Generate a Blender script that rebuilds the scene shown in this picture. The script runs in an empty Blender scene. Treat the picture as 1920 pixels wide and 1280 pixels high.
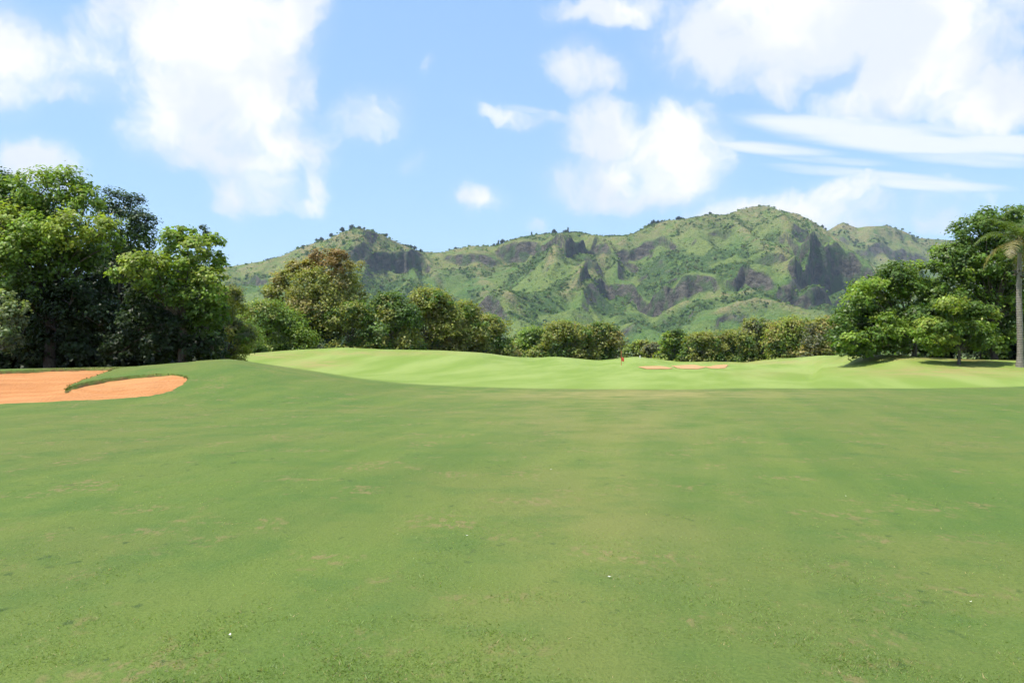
import bpy, math
import numpy as np
from mathutils import Vector, Euler

# ---------------------------------------------------------------- camera, sky, sun, exposure
scene = bpy.context.scene
COL = scene.collection
HC, FPX, YH = 1.7, 1600.0, 655.0          # eye height, focal length in photo pixels, horizon row
cam_d = bpy.data.cameras.new("camera"); cam = bpy.data.objects.new("camera", cam_d); COL.objects.link(cam)
cam_d.sensor_width = 36.0; cam_d.lens = 36.0 * FPX / 1920.0
cam_d.clip_start = 0.1; cam_d.clip_end = 20000
cam.location = (0, 0, HC); cam.rotation_euler = (math.radians(90) + math.atan((YH - 640) / FPX), 0, 0)
scene.camera = cam

SUN_EL, SUN_AZ = math.radians(65), math.radians(-112)   # azimuth from +Y, negative = left
SUN_DIR = Vector((math.sin(SUN_AZ) * math.cos(SUN_EL), math.cos(SUN_AZ) * math.cos(SUN_EL), math.sin(SUN_EL)))
sun_d = bpy.data.lights.new("sun", 'SUN'); sun = bpy.data.objects.new("sun", sun_d); COL.objects.link(sun)
sun_d.energy = 4.3; sun_d.angle = math.radians(0.53); sun_d.color = (1.0, 0.95, 0.86)
sun.rotation_euler = SUN_DIR.to_track_quat('Z', 'Y').to_euler()
scene.view_settings.view_transform = 'Standard'; scene.view_settings.look = 'None'
scene.view_settings.exposure = 0.72; scene.view_settings.gamma = 1.0
scene.view_settings.use_curve_mapping = False
scene.cycles.max_bounces = 6; scene.cycles.diffuse_bounces = 2; scene.cycles.glossy_bounces = 2
scene.cycles.transmission_bounces = 4; scene.cycles.volume_bounces = 0
scene.cycles.caustics_reflective = False; scene.cycles.caustics_refractive = False
scene.cycles.use_denoising = True
scene.cycles.use_adaptive_sampling = True; scene.cycles.adaptive_threshold = 0.03; scene.cycles.adaptive_min_samples = 16

world = bpy.data.worlds.new("World"); scene.world = world; world.use_nodes = True
world.cycles.sampling_method = 'MANUAL'; world.cycles.sample_map_resolution = 512
NT = world.node_tree; NT.nodes.clear()
def wn(t, **kw):
    n = NT.nodes.new(t)
    for k, v in kw.items(): setattr(n, k, v)
    return n
def wmath(op, a, b=None, c=None, clamp=False):
    n = wn("ShaderNodeMath", operation=op, use_clamp=clamp)
    for i, v in enumerate((a, b, c)):
        if v is None: continue
        if isinstance(v, (int, float)): n.inputs[i].default_value = v
        else: NT.links.new(v, n.inputs[i])
    return n.outputs[0]
def wrange(v, a, b, c=0.0, d=1.0, smooth=True):
    n = wn("ShaderNodeMapRange", interpolation_type='SMOOTHSTEP' if smooth else 'LINEAR')
    NT.links.new(v, n.inputs[0])
    for i, x in enumerate((a, b, c, d)): n.inputs[i + 1].default_value = x
    return n.outputs[0]
sky = wn("ShaderNodeTexSky"); sky.sky_type = 'NISHITA'; sky.sun_disc = False
sky.sun_elevation = SUN_EL; sky.sun_rotation = SUN_AZ; sky.altitude = 0; sky.air_density = 1.0; sky.dust_density = 0.6; sky.ozone_density = 2.0
tc = wn("ShaderNodeTexCoord")
sep = wn("ShaderNodeSeparateXYZ"); NT.links.new(tc.outputs["Generated"], sep.inputs[0])
az = wmath('ARCTAN2', sep.outputs[0], sep.outputs[1])
el = wmath('ARCSINE', sep.outputs[2])
comb = wn("ShaderNodeCombineXYZ"); NT.links.new(az, comb.inputs[0]); NT.links.new(el, comb.inputs[1])
# swirl the coordinates a little so that the cloud outlines billow
nz = wn("ShaderNodeTexNoise", noise_dimensions='2D'); nz.inputs["Scale"].default_value = 11; nz.inputs["Detail"].default_value = 4; nz.inputs["Roughness"].default_value = 0.55
NT.links.new(comb.outputs[0], nz.inputs["Vector"])
off = wn("ShaderNodeVectorMath", operation='SUBTRACT'); NT.links.new(nz.outputs["Color"], off.inputs[0]); off.inputs[1].default_value = (0.5, 0.5, 0.5)
sc_ = wn("ShaderNodeVectorMath", operation='SCALE'); NT.links.new(off.outputs[0], sc_.inputs[0]); sc_.inputs["Scale"].default_value = 0.06
warp = wn("ShaderNodeVectorMath", operation='ADD'); NT.links.new(comb.outputs[0], warp.inputs[0]); NT.links.new(sc_.outputs[0], warp.inputs[1])
def angles(px, py):
    u, v = (px - 960) / FPX, (YH - py) / FPX
    a = math.atan(u)
    return a, math.atan(v * math.cos(a))
# cumulus and streaks: centre (photo px), half-width, half-height, tilt in degrees, strength
CLOUDS = [(390, 40, 190, 120, 0, 1.0), (430, 170, 150, 130, 0, 1.0), (480, 270, 130, 80, 10, 0.8), (520, 20, 100, 50, 10, 0.9),
          (330, 250, 90, 70, 0, 0.7), (480, 360, 90, 45, 10, 0.75), (590, 330, 40, 60, 0, 0.55), (560, 385, 60, 28, 0, .5), (670, 225, 85, 35, 20, 0.45),
          (90, 110, 190, 55, 10, 0.62), (40, 165, 150, 35, 0, 0.5), (60, 305, 75, 48, 0, 0.95), (-180, 60, 200, 120, 0, 0.9),
          (893, 362, 60, 40, 0, 0.58), (1200, 300, 190, 110, 0, 0.42), (670, 230, 110, 50, 20, 0.45), (150, 120, 260, 90, 0, 0.4), (1650, 390, 300, 70, 0, 0.36), (1750, 200, 260, 70, 0, 0.4), (1090, 130, 85, 45, -15, 0.8), (1140, 15, 115, 34, 0, 0.8), (812, 125, 16, 24, 0, 0.5), (768, 300, 30, 26, 0, 0.3), (990, 425, 26, 22, 0, 0.5), (985, 210, 90, 22, -8, 0.5),
          (1560, 40, 310, 110, 0, 1.0), (1730, 90, 150, 110, 0, 1.0), (1480, 150, 70, 50, 20, 0.75), (1640, 190, 130, 45, 0, 0.6), (1870, 180, 90, 55, 0, 0.85),
          (1120, 250, 80, 80, 10, 0.85), (1270, 290, 95, 100, -8, 0.85), (1120, 340, 120, 50, 0, 0.7), (1200, 365, 170, 40, 0, 0.6), (1330, 220, 34, 45, -8, 0.5),
          (1590, 345, 60, 30, 0, .6),
          (1480, 400, 180, 45, 0, 0.75), (1720, 415, 150, 45, 0, 0.42), (1600, 430, 90, 40, 0, .6)]
STREAKS = [(1580, 238, 210, 24, 0.9), (1700, 268, 200, 20, 0.9), (1850, 300, 150, 14, 0.7), (1450, 278, 130, 13, 0.8), (1570, 300, 120, 10, 0.5), (1800, 240, 110, 16, 0.7), (1890, 270, 120, 20, 0.85), (1640, 328, 180, 12, 0.7), (1740, 345, 140, 13, 0.8), (1540, 318, 130, 9, 0.4), (980, 205, 90, 12, 0.5)]
dens = None
_frames = {}
def frame(tilt):                                   # cloud coordinates turned by the tilt, shared by all clouds that have it
    if tilt not in _frames:
        if tilt == 0: _frames[0] = warp.outputs[0]
        else:
            r = wn("ShaderNodeVectorRotate", rotation_type='Z_AXIS'); r.inputs["Angle"].default_value = -math.radians(tilt)
            NT.links.new(warp.outputs[0], r.inputs["Vector"]); _frames[tilt] = r.outputs[0]
    return _frames[tilt]
for (px, py, rw, rh, tilt, s) in CLOUDS:
    a, e = angles(px, py); c_, s_ = math.cos(-math.radians(tilt)), math.sin(-math.radians(tilt))
    a, e = c_ * a - s_ * e, s_ * a + c_ * e
    kx, ky = FPX / (rw * 1.08), FPX / (rh * 1.08)
    m = wn("ShaderNodeVectorMath", operation='MULTIPLY_ADD'); NT.links.new(frame(tilt), m.inputs[0])
    m.inputs[1].default_value = (kx, ky, 0); m.inputs[2].default_value = (-a * kx, -e * ky, 0)
    ln = wn("ShaderNodeVectorMath", operation='LENGTH'); NT.links.new(m.outputs[0], ln.inputs[0])
    d = wrange(ln.outputs["Value"], 1.45, 0.2, 0.0, s)
    dens = d if dens is None else wmath('SMOOTH_MAX', dens, d, 0.15)
# the rest of the sky, away from this stretch: the same kind of broken cumulus
gen = wn("ShaderNodeTexNoise"); gen.inputs["Scale"].default_value = 3.0; gen.inputs["Detail"].default_value = 2; NT.links.new(tc.outputs["Generated"], gen.inputs["Vector"])
genv = wrange(gen.outputs["Fac"], 0.46, 0.64, 0.0, 0.95)
away = wmath('MAXIMUM', wrange(wmath('ABSOLUTE', az), 0.62, 0.85), wrange(el, 0.42, 0.6))
dens = wmath('MAXIMUM', dens, wmath('MULTIPLY', genv, away))
# break-up: billows with crisp rims over a thin veil
det = wn("ShaderNodeTexNoise", noise_dimensions='2D'); det.inputs["Scale"].default_value = 19; det.inputs["Detail"].default_value = 6; det.inputs["Roughness"].default_value = 0.58
NT.links.new(warp.outputs[0], det.inputs["Vector"])
dd = wmath('ADD', dens, wmath('MULTIPLY', wmath('SUBTRACT', det.outputs["Fac"], 0.5), 1.35))
dd = wmath('MULTIPLY', dd, wrange(dens, 0.04, 0.34))
body = wrange(dd, 0.22, 0.86, 0.0, 0.84); veil = wrange(dens, 0.06, 0.80, 0.0, 0.34)
# wind-drawn streaks on the right, tilted down to the right
sr = wn("ShaderNodeVectorRotate", rotation_type='Z_AXIS'); sr.inputs["Angle"].default_value = math.radians(9); NT.links.new(comb.outputs[0], sr.inputs["Vector"])
sm_ = wn("ShaderNodeVectorMath", operation='MULTIPLY'); NT.links.new(sr.outputs[0], sm_.inputs[0]); sm_.inputs[1].default_value = (6, 44, 1)
sn = wn("ShaderNodeTexNoise", noise_dimensions='2D'); sn.inputs["Scale"].default_value = 1.0; sn.inputs["Detail"].default_value = 5; NT.links.new(sm_.outputs[0], sn.inputs["Vector"])
st = None
for (px, py, rw, rh, s) in STREAKS:
    a, e = angles(px, py); c_, s_ = math.cos(math.radians(9)), math.sin(math.radians(9)); a, e = c_ * a - s_ * e, s_ * a + c_ * e
    m = wn("ShaderNodeVectorMath", operation='MULTIPLY_ADD'); NT.links.new(sr.outputs[0], m.inputs[0])
    m.inputs[1].default_value = (FPX / rw / 1.1, FPX / rh / 1.1, 0); m.inputs[2].default_value = (-a * FPX / rw / 1.1, -e * FPX / rh / 1.1, 0)
    ln = wn("ShaderNodeVectorMath", operation='LENGTH'); NT.links.new(m.outputs[0], ln.inputs[0])
    d = wrange(ln.outputs["Value"], 1.3, 0.2, 0.0, s); st = d if st is None else wmath('SMOOTH_MAX', st, d, 0.1)
stc = wmath('MULTIPLY', wrange(wmath('ADD', st, wmath('MULTIPLY', wmath('SUBTRACT', sn.outputs["Fac"], 0.5), 1.1)), 0.15, 0.95, 0.0, 0.78), wrange(st, 0.02, 0.25))
cover = wmath('MAXIMUM', wmath('ADD', body, wmath('MULTIPLY', veil, wrange(body, 0.0, 0.8, 1.0, 0.5))), stc)
hi = wn("ShaderNodeMix", data_type='RGBA'); hi.inputs["A"].default_value = (4.0, 4.25, 4.75, 1); hi.inputs["B"].default_value = (4.95, 4.95, 5.0, 1)
shade = wn("ShaderNodeTexNoise", noise_dimensions='2D'); shade.inputs["Scale"].default_value = 8; shade.inputs["Detail"].default_value = 4; NT.links.new(warp.outputs[0], shade.inputs["Vector"])
NT.links.new(wmath('MAXIMUM', wrange(shade.outputs["Fac"], 0.40, 0.60), wrange(stc, 0.1, 0.5)), hi.inputs["Factor"])
air = wn("ShaderNodeMix", data_type='RGBA'); air.inputs['Factor'].default_value = 0.55; air.inputs['B'].default_value = (1.75, 2.95, 4.6, 1); NT.links.new(sky.outputs[0], air.inputs['A'])
tint = wn("ShaderNodeMix", data_type='RGBA', blend_type='MULTIPLY'); tint.inputs['Factor'].default_value = 1; tint.inputs['B'].default_value = (1.0, 1.02, 1.06, 1); NT.links.new(air.outputs['Result'], tint.inputs['A'])
mix = wn("ShaderNodeMix", data_type='RGBA'); NT.links.new(cover, mix.inputs["Factor"]); NT.links.new(tint.outputs["Result"], mix.inputs["A"]); NT.links.new(hi.outputs["Result"], mix.inputs["B"])
bg = wn("ShaderNodeBackground"); bg.inputs["Strength"].default_value = 0.135; NT.links.new(mix.outputs["Result"], bg.inputs["Color"])
wo = wn("ShaderNodeOutputWorld"); NT.links.new(bg.outputs[0], wo.inputs["Surface"])

# ---------------------------------------------------------------- helpers
rng = np.random.default_rng(11)
_tab = np.random.default_rng(5).random((256, 256))
def vnoise(x, y, seed=0):
    x = np.asarray(x, float) + seed * 17.31; y = np.asarray(y, float) + seed * 9.77
    xi = np.floor(x).astype(int); yi = np.floor(y).astype(int)
    fx = x - xi; fy = y - yi
    fx = fx * fx * (3 - 2 * fx); fy = fy * fy * (3 - 2 * fy)
    a = _tab[xi & 255, yi & 255]; b = _tab[(xi + 1) & 255, yi & 255]
    c = _tab[xi & 255, (yi + 1) & 255]; d = _tab[(xi + 1) & 255, (yi + 1) & 255]
    return (a * (1 - fx) + b * fx) * (1 - fy) + (c * (1 - fx) + d * fx) * fy
def fbm(x, y, o=4, seed=0, g=0.5):
    s = 0; a = 1; t = 0
    for i in range(o):
        s = s + a * vnoise(x * 2 ** i, y * 2 ** i, seed + i * 3); t += a; a *= g
    return s / t
def sstep(a, b, x):
    t = np.clip((x - a) / (b - a), 0, 1); return t * t * (3 - 2 * t)
def pxu(px): return (np.asarray(px, float) - 960) / FPX
def table(pts):                                   # photo column -> value, smooth
    p = np.array(pts, float)
    return lambda u: np.interp(u, pxu(p[:, 0]), p[:, 1])

def mesh_np(name, V, F, mat=None, parent=None, smooth=False, col=None, attr="tint"):
    V = np.asarray(V, np.float32).reshape(-1, 3); F = np.asarray(F, np.int32)
    me = bpy.data.meshes.new(name)
    me.vertices.add(len(V)); me.vertices.foreach_set("co", V.ravel())
    k = F.shape[1]
    me.loops.add(F.size); me.loops.foreach_set("vertex_index", F.ravel())
    me.polygons.add(len(F)); me.polygons.foreach_set("loop_start", np.arange(0, F.size, k, dtype=np.int32))
    me.polygons.foreach_set("loop_total", np.full(len(F), k, np.int32))
    if smooth: me.polygons.foreach_set("use_smooth", np.ones(len(F), bool))
    if col is not None:
        at = me.attributes.new(attr, 'FLOAT_COLOR', 'POINT')
        c = np.ones((len(V), 4), np.float32); c[:, :col.shape[1]] = col
        at.data.foreach_set("color", c.ravel())
    me.update(calc_edges=True)
    ob = bpy.data.objects.new(name, me); COL.objects.link(ob)
    if mat: me.materials.append(mat)
    if parent: ob.parent = parent
    return ob
def grid_faces(nr, nc):
    i = np.arange(nr - 1)[:, None] * nc + np.arange(nc - 1)[None, :]
    return np.stack([i, i + 1, i + nc + 1, i + nc], -1).reshape(-1, 4)
def tag(o, label=None, cat=None, group=None, kind=None):
    if label: o["label"] = label
    if cat: o["category"] = cat
    if group: o["group"] = group
    if kind: o["kind"] = kind
    return o
def empty(name, loc):
    e = bpy.data.objects.new(name, None); COL.objects.link(e); e.location = loc; e.empty_display_size = 0.3
    return e
def tube(path, radii, n=8):
    """tapered tube through a list of points -> verts, quads"""
    P = np.asarray(path, float); m = len(P)
    T = np.gradient(P, axis=0); T /= np.linalg.norm(T, axis=1)[:, None] + 1e-9
    ref = np.where(np.abs(T[:, 2:3]) > 0.9, np.array([[1., 0, 0]]), np.array([[0, 0, 1.]]))
    A = np.cross(T, ref); A /= np.linalg.norm(A, axis=1)[:, None] + 1e-9
    B = np.cross(T, A)
    th = np.linspace(0, 2 * math.pi, n, endpoint=False)
    V = P[:, None, :] + np.asarray(radii)[:, None, None] * (np.cos(th)[None, :, None] * A[:, None, :] + np.sin(th)[None, :, None] * B[:, None, :])
    V = V.reshape(-1, 3)
    i = np.arange(m - 1)[:, None] * n; j = np.arange(n)[None, :]; k = (j + 1) % n
    F = np.stack([i + j, i + k, i + n + k, i + n + j], -1).reshape(-1, 4)
    return V, F
def join(parts):
    Vs, Fs, o = [], [], 0
    for V, F in parts:
        Vs.append(V); Fs.append(np.asarray(F) + o); o += len(V)
    return np.concatenate(Vs), np.concatenate(Fs)

# ---------------------------------------------------------------- materials
def material(name):
    m = bpy.data.materials.new(name); m.use_nodes = True
    nt = m.node_tree; b = nt.nodes["Principled BSDF"]
    return m, nt, b
class G:
    """tiny node-graph shorthand"""
    def __init__(s, nt): s.nt = nt
    def n(s, t, **kw):
        x = s.nt.nodes.new(t)
        for k, v in kw.items(): setattr(x, k, v)
        return x
    def L(s, a, b): s.nt.links.new(a, b)
    def noise(s, vec, scale, detail=4, rough=0.55):
        x = s.n("ShaderNodeTexNoise"); x.inputs["Scale"].default_value = scale; x.inputs["Detail"].default_value = detail; x.inputs["Roughness"].default_value = rough
        if vec is not None: s.L(vec, x.inputs["Vector"])
        return x.outputs["Fac"]
    def rng(s, v, a, b, c=0., d=1.):
        x = s.n("ShaderNodeMapRange", interpolation_type='SMOOTHSTEP'); s.L(v, x.inputs[0])
        for i, q in enumerate((a, b, c, d)): x.inputs[i + 1].default_value = q
        return x.outputs[0]
    def math(s, op, a, b=None):
        x = s.n("ShaderNodeMath", operation=op)
        for i, v in enumerate((a, b)):
            if v is None: continue
            if isinstance(v, (int, float)): x.inputs[i].default_value = v
            else: s.L(v, x.inputs[i])
        return x.outputs[0]
    def mix(s, f, a, b, mode='MIX'):
        x = s.n("ShaderNodeMix", data_type='RGBA', blend_type=mode)
        for k, v in (("Factor", f), ("A", a), ("B", b)):
            i = x.inputs[k]
            if isinstance(v, (int, float)): i.default_value = v
            elif isinstance(v, tuple): i.default_value = v + (1,) if len(v) == 3 else v
            else: s.L(v, i)
        return x.outputs["Result"]
    def attr(s, name): 
        x = s.n("ShaderNodeAttribute"); x.attribute_name = name; return x.outputs["Color"]
    def obj(s, scale=(1, 1, 1), rot=0):                # turned first, then stretched
        t = s.n("ShaderNodeTexCoord"); v = t.outputs["Object"]
        if rot:
            r = s.n("ShaderNodeVectorRotate", rotation_type='Z_AXIS'); r.inputs["Angle"].default_value = rot; s.L(v, r.inputs["Vector"]); v = r.outputs[0]
        if scale == (1, 1, 1): return v
        m = s.n("ShaderNodeVectorMath", operation='MULTIPLY'); m.inputs[1].default_value = scale; s.L(v, m.inputs[0]); return m.outputs[0]
    def bump(s, h, b, strength, dist):
        x = s.n("ShaderNodeBump"); x.inputs["Strength"].default_value = strength; x.inputs["Distance"].default_value = dist
        s.L(h, x.inputs["Height"]); s.L(x.outputs[0], b.inputs["Normal"])

def m_leaf(name="leaf", gloss=0.45, spec=0.3):
    m, nt, b = material(name); g = G(nt)
    c = g.attr("tint"); g.L(c, b.inputs["Base Color"])
    b.inputs["Roughness"].default_value = gloss; b.inputs["Specular IOR Level"].default_value = spec
    tr = g.n("ShaderNodeBsdfTranslucent"); tc2 = g.mix(1.0, c, (1.25, 1.3, 0.55), 'MULTIPLY'); g.L(tc2, tr.inputs["Color"])
    mx = g.n("ShaderNodeMixShader"); mx.inputs[0].default_value = 0.45
    g.L(b.outputs[0], mx.inputs[1]); g.L(tr.outputs[0], mx.inputs[2]); g.L(mx.outputs[0], nt.nodes["Material Output"].inputs["Surface"])
    return m
def m_bark(name, c1, c2):
    m, nt, b = material(name); g = G(nt); v = g.obj((6, 6, 1.4))
    n = g.noise(v, 2.5, 6, 0.65); g.L(g.mix(g.rng(n, .3, .7), c1, c2), b.inputs["Base Color"]); b.inputs["Roughness"].default_value = 0.9
    g.bump(n, b, 0.7, 0.04); return m
LEAF = m_leaf(); SCRUB = m_leaf('scrub_leaf', .9, .05)
BARK = m_bark("bark", (0.05, 0.04, 0.03), (0.13, 0.11, 0.085))
BARK_PALE = m_bark("bark_pale", (0.19, 0.17, 0.14), (0.34, 0.31, 0.27))

def m_ground():
    m, nt, b = material("turf"); g = G(nt); z = g.attr("tint")
    sp = g.n("ShaderNodeSeparateColor"); g.L(z, sp.inputs[0]); green, dry, soil = sp.outputs[0], sp.outputs[1], sp.outputs[2]
    za = g.n("ShaderNodeAttribute"); za.attribute_name = "tint"; valley = za.outputs["Alpha"]
    v = g.obj(); vs = g.obj((1.0, 0.07, 1), math.radians(12))
    big = g.noise(v, 0.16, 3); mid = g.noise(vs, 0.75, 4, 0.6); sm = g.noise(v, 3.2, 5, 0.62); fine = g.noise(v, 34, 4, 0.7)
    fair = g.mix(g.rng(mid, .32, .68), (0.070, 0.134, 0.022), (0.122, 0.172, 0.031))
    fair = g.mix(g.math('MULTIPLY', g.rng(big, .40, .64), .5), fair, (0.158, 0.160, 0.044))
    fair = g.mix(g.math('MULTIPLY', g.rng(g.noise(v, 0.9, 4, .6), .48, .66), .6), fair, (0.064, 0.130, 0.024))
    fair = g.mix(g.math('MULTIPLY', g.math('MULTIPLY', g.rng(g.noise(v, 0.8, 5, .65), .52, .64), g.rng(g.noise(g.obj((1, .5, 1)), 11, 3, .6), .46, .62)), .75), fair, (0.230, 0.170, 0.080))
    fair = g.mix(g.math('MULTIPLY', g.math('MULTIPLY', g.rng(g.noise(v, 0.5, 4, .6), .46, .6), g.rng(g.noise(g.obj((1, .6, 1)), 7, 3, .6), .60, .70)), .8), fair, (0.034, 0.066, 0.018))
    fair = g.mix(g.rng(fine, .25, .75), g.mix(0.28, fair, (0.034, 0.076, 0.014)), g.mix(0.22, fair, (0.18, 0.22, 0.066)))
    gs = g.noise(g.obj((1, 0.16, 1), math.radians(12)), 0.35, 3)
    grn = g.mix(g.rng(gs, .34, .66), (0.165, 0.240, 0.042), (0.236, 0.300, 0.080))
    grn = g.mix(g.math('MULTIPLY', g.rng(fine, .3, .7), .2), grn, (0.14, 0.22, 0.04))
    c = g.mix(green, fair, grn)
    c = g.mix(g.math('MULTIPLY', dry, g.rng(g.noise(v, .7, 5, .6), .3, .62)), c, (0.275, 0.235, 0.088))
    vn = g.noise(v, 0.02, 8, 0.65)
    c = g.mix(valley, c, g.mix(g.rng(vn, .38, .62), (0.045, 0.075, 0.022), (0.14, 0.15, 0.055)))
    c = g.mix(soil, c, g.mix(g.rng(sm, .3, .7), (0.10, 0.05, 0.025), (0.19, 0.10, 0.05)))
    g.L(c, b.inputs["Base Color"]); b.inputs["Roughness"].default_value = 0.85; b.inputs["Specular IOR Level"].default_value = 0.15
    h = g.math('ADD', g.math('MULTIPLY', sm, 1.2), g.math('MULTIPLY', fine, 0.55)); g.bump(h, b, 0.8, 0.05)
    return m
def m_sand(name='orange_sand', c1=(0.385, 0.148, 0.036), c2=(0.47, 0.220, 0.075)):
    m, nt, b = material(name); g = G(nt); v = g.obj(); vs = g.obj((0.4, 1.6, 1))
    n = g.noise(vs, 0.8, 5, 0.6); f = g.noise(v, 14, 5, 0.7)
    c = g.mix(g.rng(n, .3, .7), c1, c2); c = g.mix(g.math('MULTIPLY', g.rng(f, .5, .8), .4), c, (0.34, 0.125, 0.042)); c = g.mix(g.math('MULTIPLY', g.rng(g.noise(g.obj((.5, 1.2, 1)), .45, 4, .6), .5, .68), .55), c, tuple(x * .72 for x in c1))
    g.L(c, b.inputs["Base Color"]); b.inputs["Roughness"].default_value = 0.95; wv = g.n('ShaderNodeTexWave'); wv.inputs['Scale'].default_value = 5.5; wv.inputs['Distortion'].default_value = 6; wv.inputs['Detail'].default_value = 2; g.L(g.obj((.25, 1, 1), .35), wv.inputs['Vector'])
    g.bump(g.math('ADD', g.math('ADD', f, g.noise(v, 3, 3)), g.math('MULTIPLY', wv.outputs['Fac'], .5)), b, 0.6, 0.07); return m
def m_mountain():
    m, nt, b = material("mountainside"); g = G(nt)
    geo = g.n("ShaderNodeNewGeometry"); sx = g.n("ShaderNodeSeparateXYZ"); g.L(geo.outputs["Normal"], sx.inputs[0])
    za = g.n("ShaderNodeAttribute"); za.attribute_name = "tint"
    sp = g.n("ShaderNodeSeparateColor"); g.L(za.outputs["Color"], sp.inputs[0]); cliff, crest = sp.outputs[0], sp.outputs[1]
    v = g.obj(); n1 = g.noise(v, 0.008, 6, .6); n2 = g.noise(v, 0.035, 6, .65); n3 = g.noise(v, 0.12, 4, .65)
    grass = g.mix(g.rng(n1, .38, .62), (0.086, 0.156, 0.037), (0.162, 0.204, 0.055))
    grass = g.mix(g.math('MULTIPLY', sp.outputs[2], g.rng(n2, .32, .52)), grass, (0.052, 0.096, 0.028))
    grass = g.mix(g.math('MULTIPLY', g.rng(n2, .54, .66), .6), grass, (0.066, 0.112, 0.034))
    grass = g.mix(g.math('MULTIPLY', crest, g.rng(n2, .38, .60)), grass, (0.250, 0.205, 0.105))
    grass = g.mix(g.math('MULTIPLY', g.rng(n3, .5, .7), .4), grass, (0.055, 0.095, 0.034))
    rv = g.obj((1, 1, 1.5)); rn = g.noise(rv, 0.05, 7, .70)
    rock = g.mix(g.rng(rn, .34, .66), (0.036, 0.036, 0.033), (0.128, 0.116, 0.092))
    rock = g.mix(g.math('MULTIPLY', g.rng(n2, .46, .60), .85), rock, (0.06, 0.10, 0.038))
    steep = g.rng(g.math('ADD', sx.outputs[2], g.math('MULTIPLY', g.math('SUBTRACT', n2, .5), .35)), .66, .50)
    f = g.math('MAXIMUM', steep, g.math('MULTIPLY', cliff, g.rng(g.math('ADD', sx.outputs[2], g.math('MULTIPLY', g.math('SUBTRACT', n3, .5), .5)), .88, .60)))
    n4 = g.noise(v, 0.33, 3, .6)
    grass = g.mix(g.math('MULTIPLY', g.rng(n4, .42, .66), .55), grass, (0.060, 0.108, 0.032)); grass = g.mix(g.math('MULTIPLY', g.rng(n3, .46, .34), .35), grass, (0.200, 0.240, 0.070))
    g.L(g.mix(f, grass, rock), b.inputs["Base Color"]); b.inputs["Roughness"].default_value = 0.95; b.inputs["Specular IOR Level"].default_value = 0.1
    g.bump(g.math('ADD', g.math('ADD', n3, g.math('MULTIPLY', n4, .5)), g.math('MULTIPLY', n2, 2.0)), b, 0.7, 10.0); return m
def m_plain(name, c, rough=0.6):
    m, nt, b = material(name); g = G(nt); n = g.noise(g.obj(), 9, 4)
    g.L(g.mix(g.math('MULTIPLY', n, .35), c, tuple(x * .7 for x in c)), b.inputs["Base Color"]); b.inputs["Roughness"].default_value = rough; return m
GROUND, SAND, MOUNT = m_ground(), m_sand(), m_mountain()
SAND_PALE = m_sand('pale_sand', (0.44, 0.225, 0.085), (0.50, 0.29, 0.13))

# ---------------------------------------------------------------- ground heights
T_C1 = table([(-900, .9), (-100, .82), (0, .80), (120, .86), (240, .90), (330, 1.07), (395, 1.17), (430, 1.20), (466, 1.10), (525, .88), (588, .66), (680, .31), (760, .13), (850, .04), (950, .01), (1100, 0), (1500, 0), (1920, 0.05), (2800, .1)])
T_Y2 = table([(-900, 60), (300, 60), (400, 74), (450, 88), (560, 95), (900, 100), (1000, 122), (1400, 132), (1520, 104), (1600, 70), (1700, 60), (2800, 58)])
T_S2 = table([(-900, 690), (240, 690), (380, 676), (420, 668), (450, 664), (520, 658), (560, 655), (640, 651), (720, 655), (830, 657), (900, 661), (960, 669), (1000, 672), (1040, 669), (1080, 673), (1120, 678), (1160, 674), (1190, 669), (1230, 675), (1260, 681), (1330, 680), (1400, 682), (1450, 676), (1520, 668), (1600, 664), (1680, 666), (1800, 674), (1920, 677), (2800, 677)])
def ground_z(x, y):
    x = np.asarray(x, float); y = np.asarray(y, float)
    u = x / np.maximum(y, 6.0)
    du = 0.006
    sm = lambda T: (T(u - du) + T(u) * 2 + T(u + du)) / 4
    c1, y2 = sm(T_C1), sm(T_Y2)
    c2 = HC - (sm(T_S2) - YH) / FPX * y2
    mid = -0.22 + (0.55 * c1 + .22) * sstep(-.325, -.355, u)
    mid = np.where(u > 0.36, 0.35 * c2, mid)
    k1, k2, k3 = 23.0, 38.5, 58.0
    ym = np.minimum(k3, k2 + (y2 - k2) * 0.45)
    z = c1 * sstep(k1, k2, y)
    z = np.where(y > k2, c1 + (mid - c1) * sstep(k2, ym, y), z)
    z = np.where(y > ym, mid + (c2 - mid) * sstep(ym + (y2 - ym) * .25, y2, y), z)
    z = np.where(y > y2, c2 + (0.0 - c2) * sstep(y2, y2 + 60, y), z)
    z = z + (fbm(x * .12, y * .12, 3, 2) - .5) * .16 * sstep(3, 12, y) * (1 - sstep(150, 300, y)) * np.where(u < -.37, .4, 1)
    z = z + (fbm(x * 1.3, y * 1.3, 3, 6) - .5) * .028
    return z
def hit(px, py, ymin=8, ymax=160):
    """ground point under a photo pixel"""
    Y = np.linspace(ymin, ymax, 4000); u, v = (px - 960) / FPX, (YH - py) / FPX
    d = HC + v * Y - ground_z(u * Y, Y)
    i = np.argmax(d < 0); i = i if d[i] < 0 else -1
    return u * Y[i], Y[i]
FRONT = [(-140, 763), (-60, 760), (0, 757), (100, 752), (200, 748), (280, 742), (320, 733), (345, 721), (352, 711)]
BACK = [(346, 705), (320, 702), (290, 702), (250, 705), (200, 711), (160, 718), (136, 725), (124, 732), (130, 723), (158, 712), (198, 699), (222, 691), (238, 689), (167, 690), (81, 693), (0, 696), (-140, 700)]
poly = np.array([hit(*p) for p in FRONT + BACK])
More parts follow.
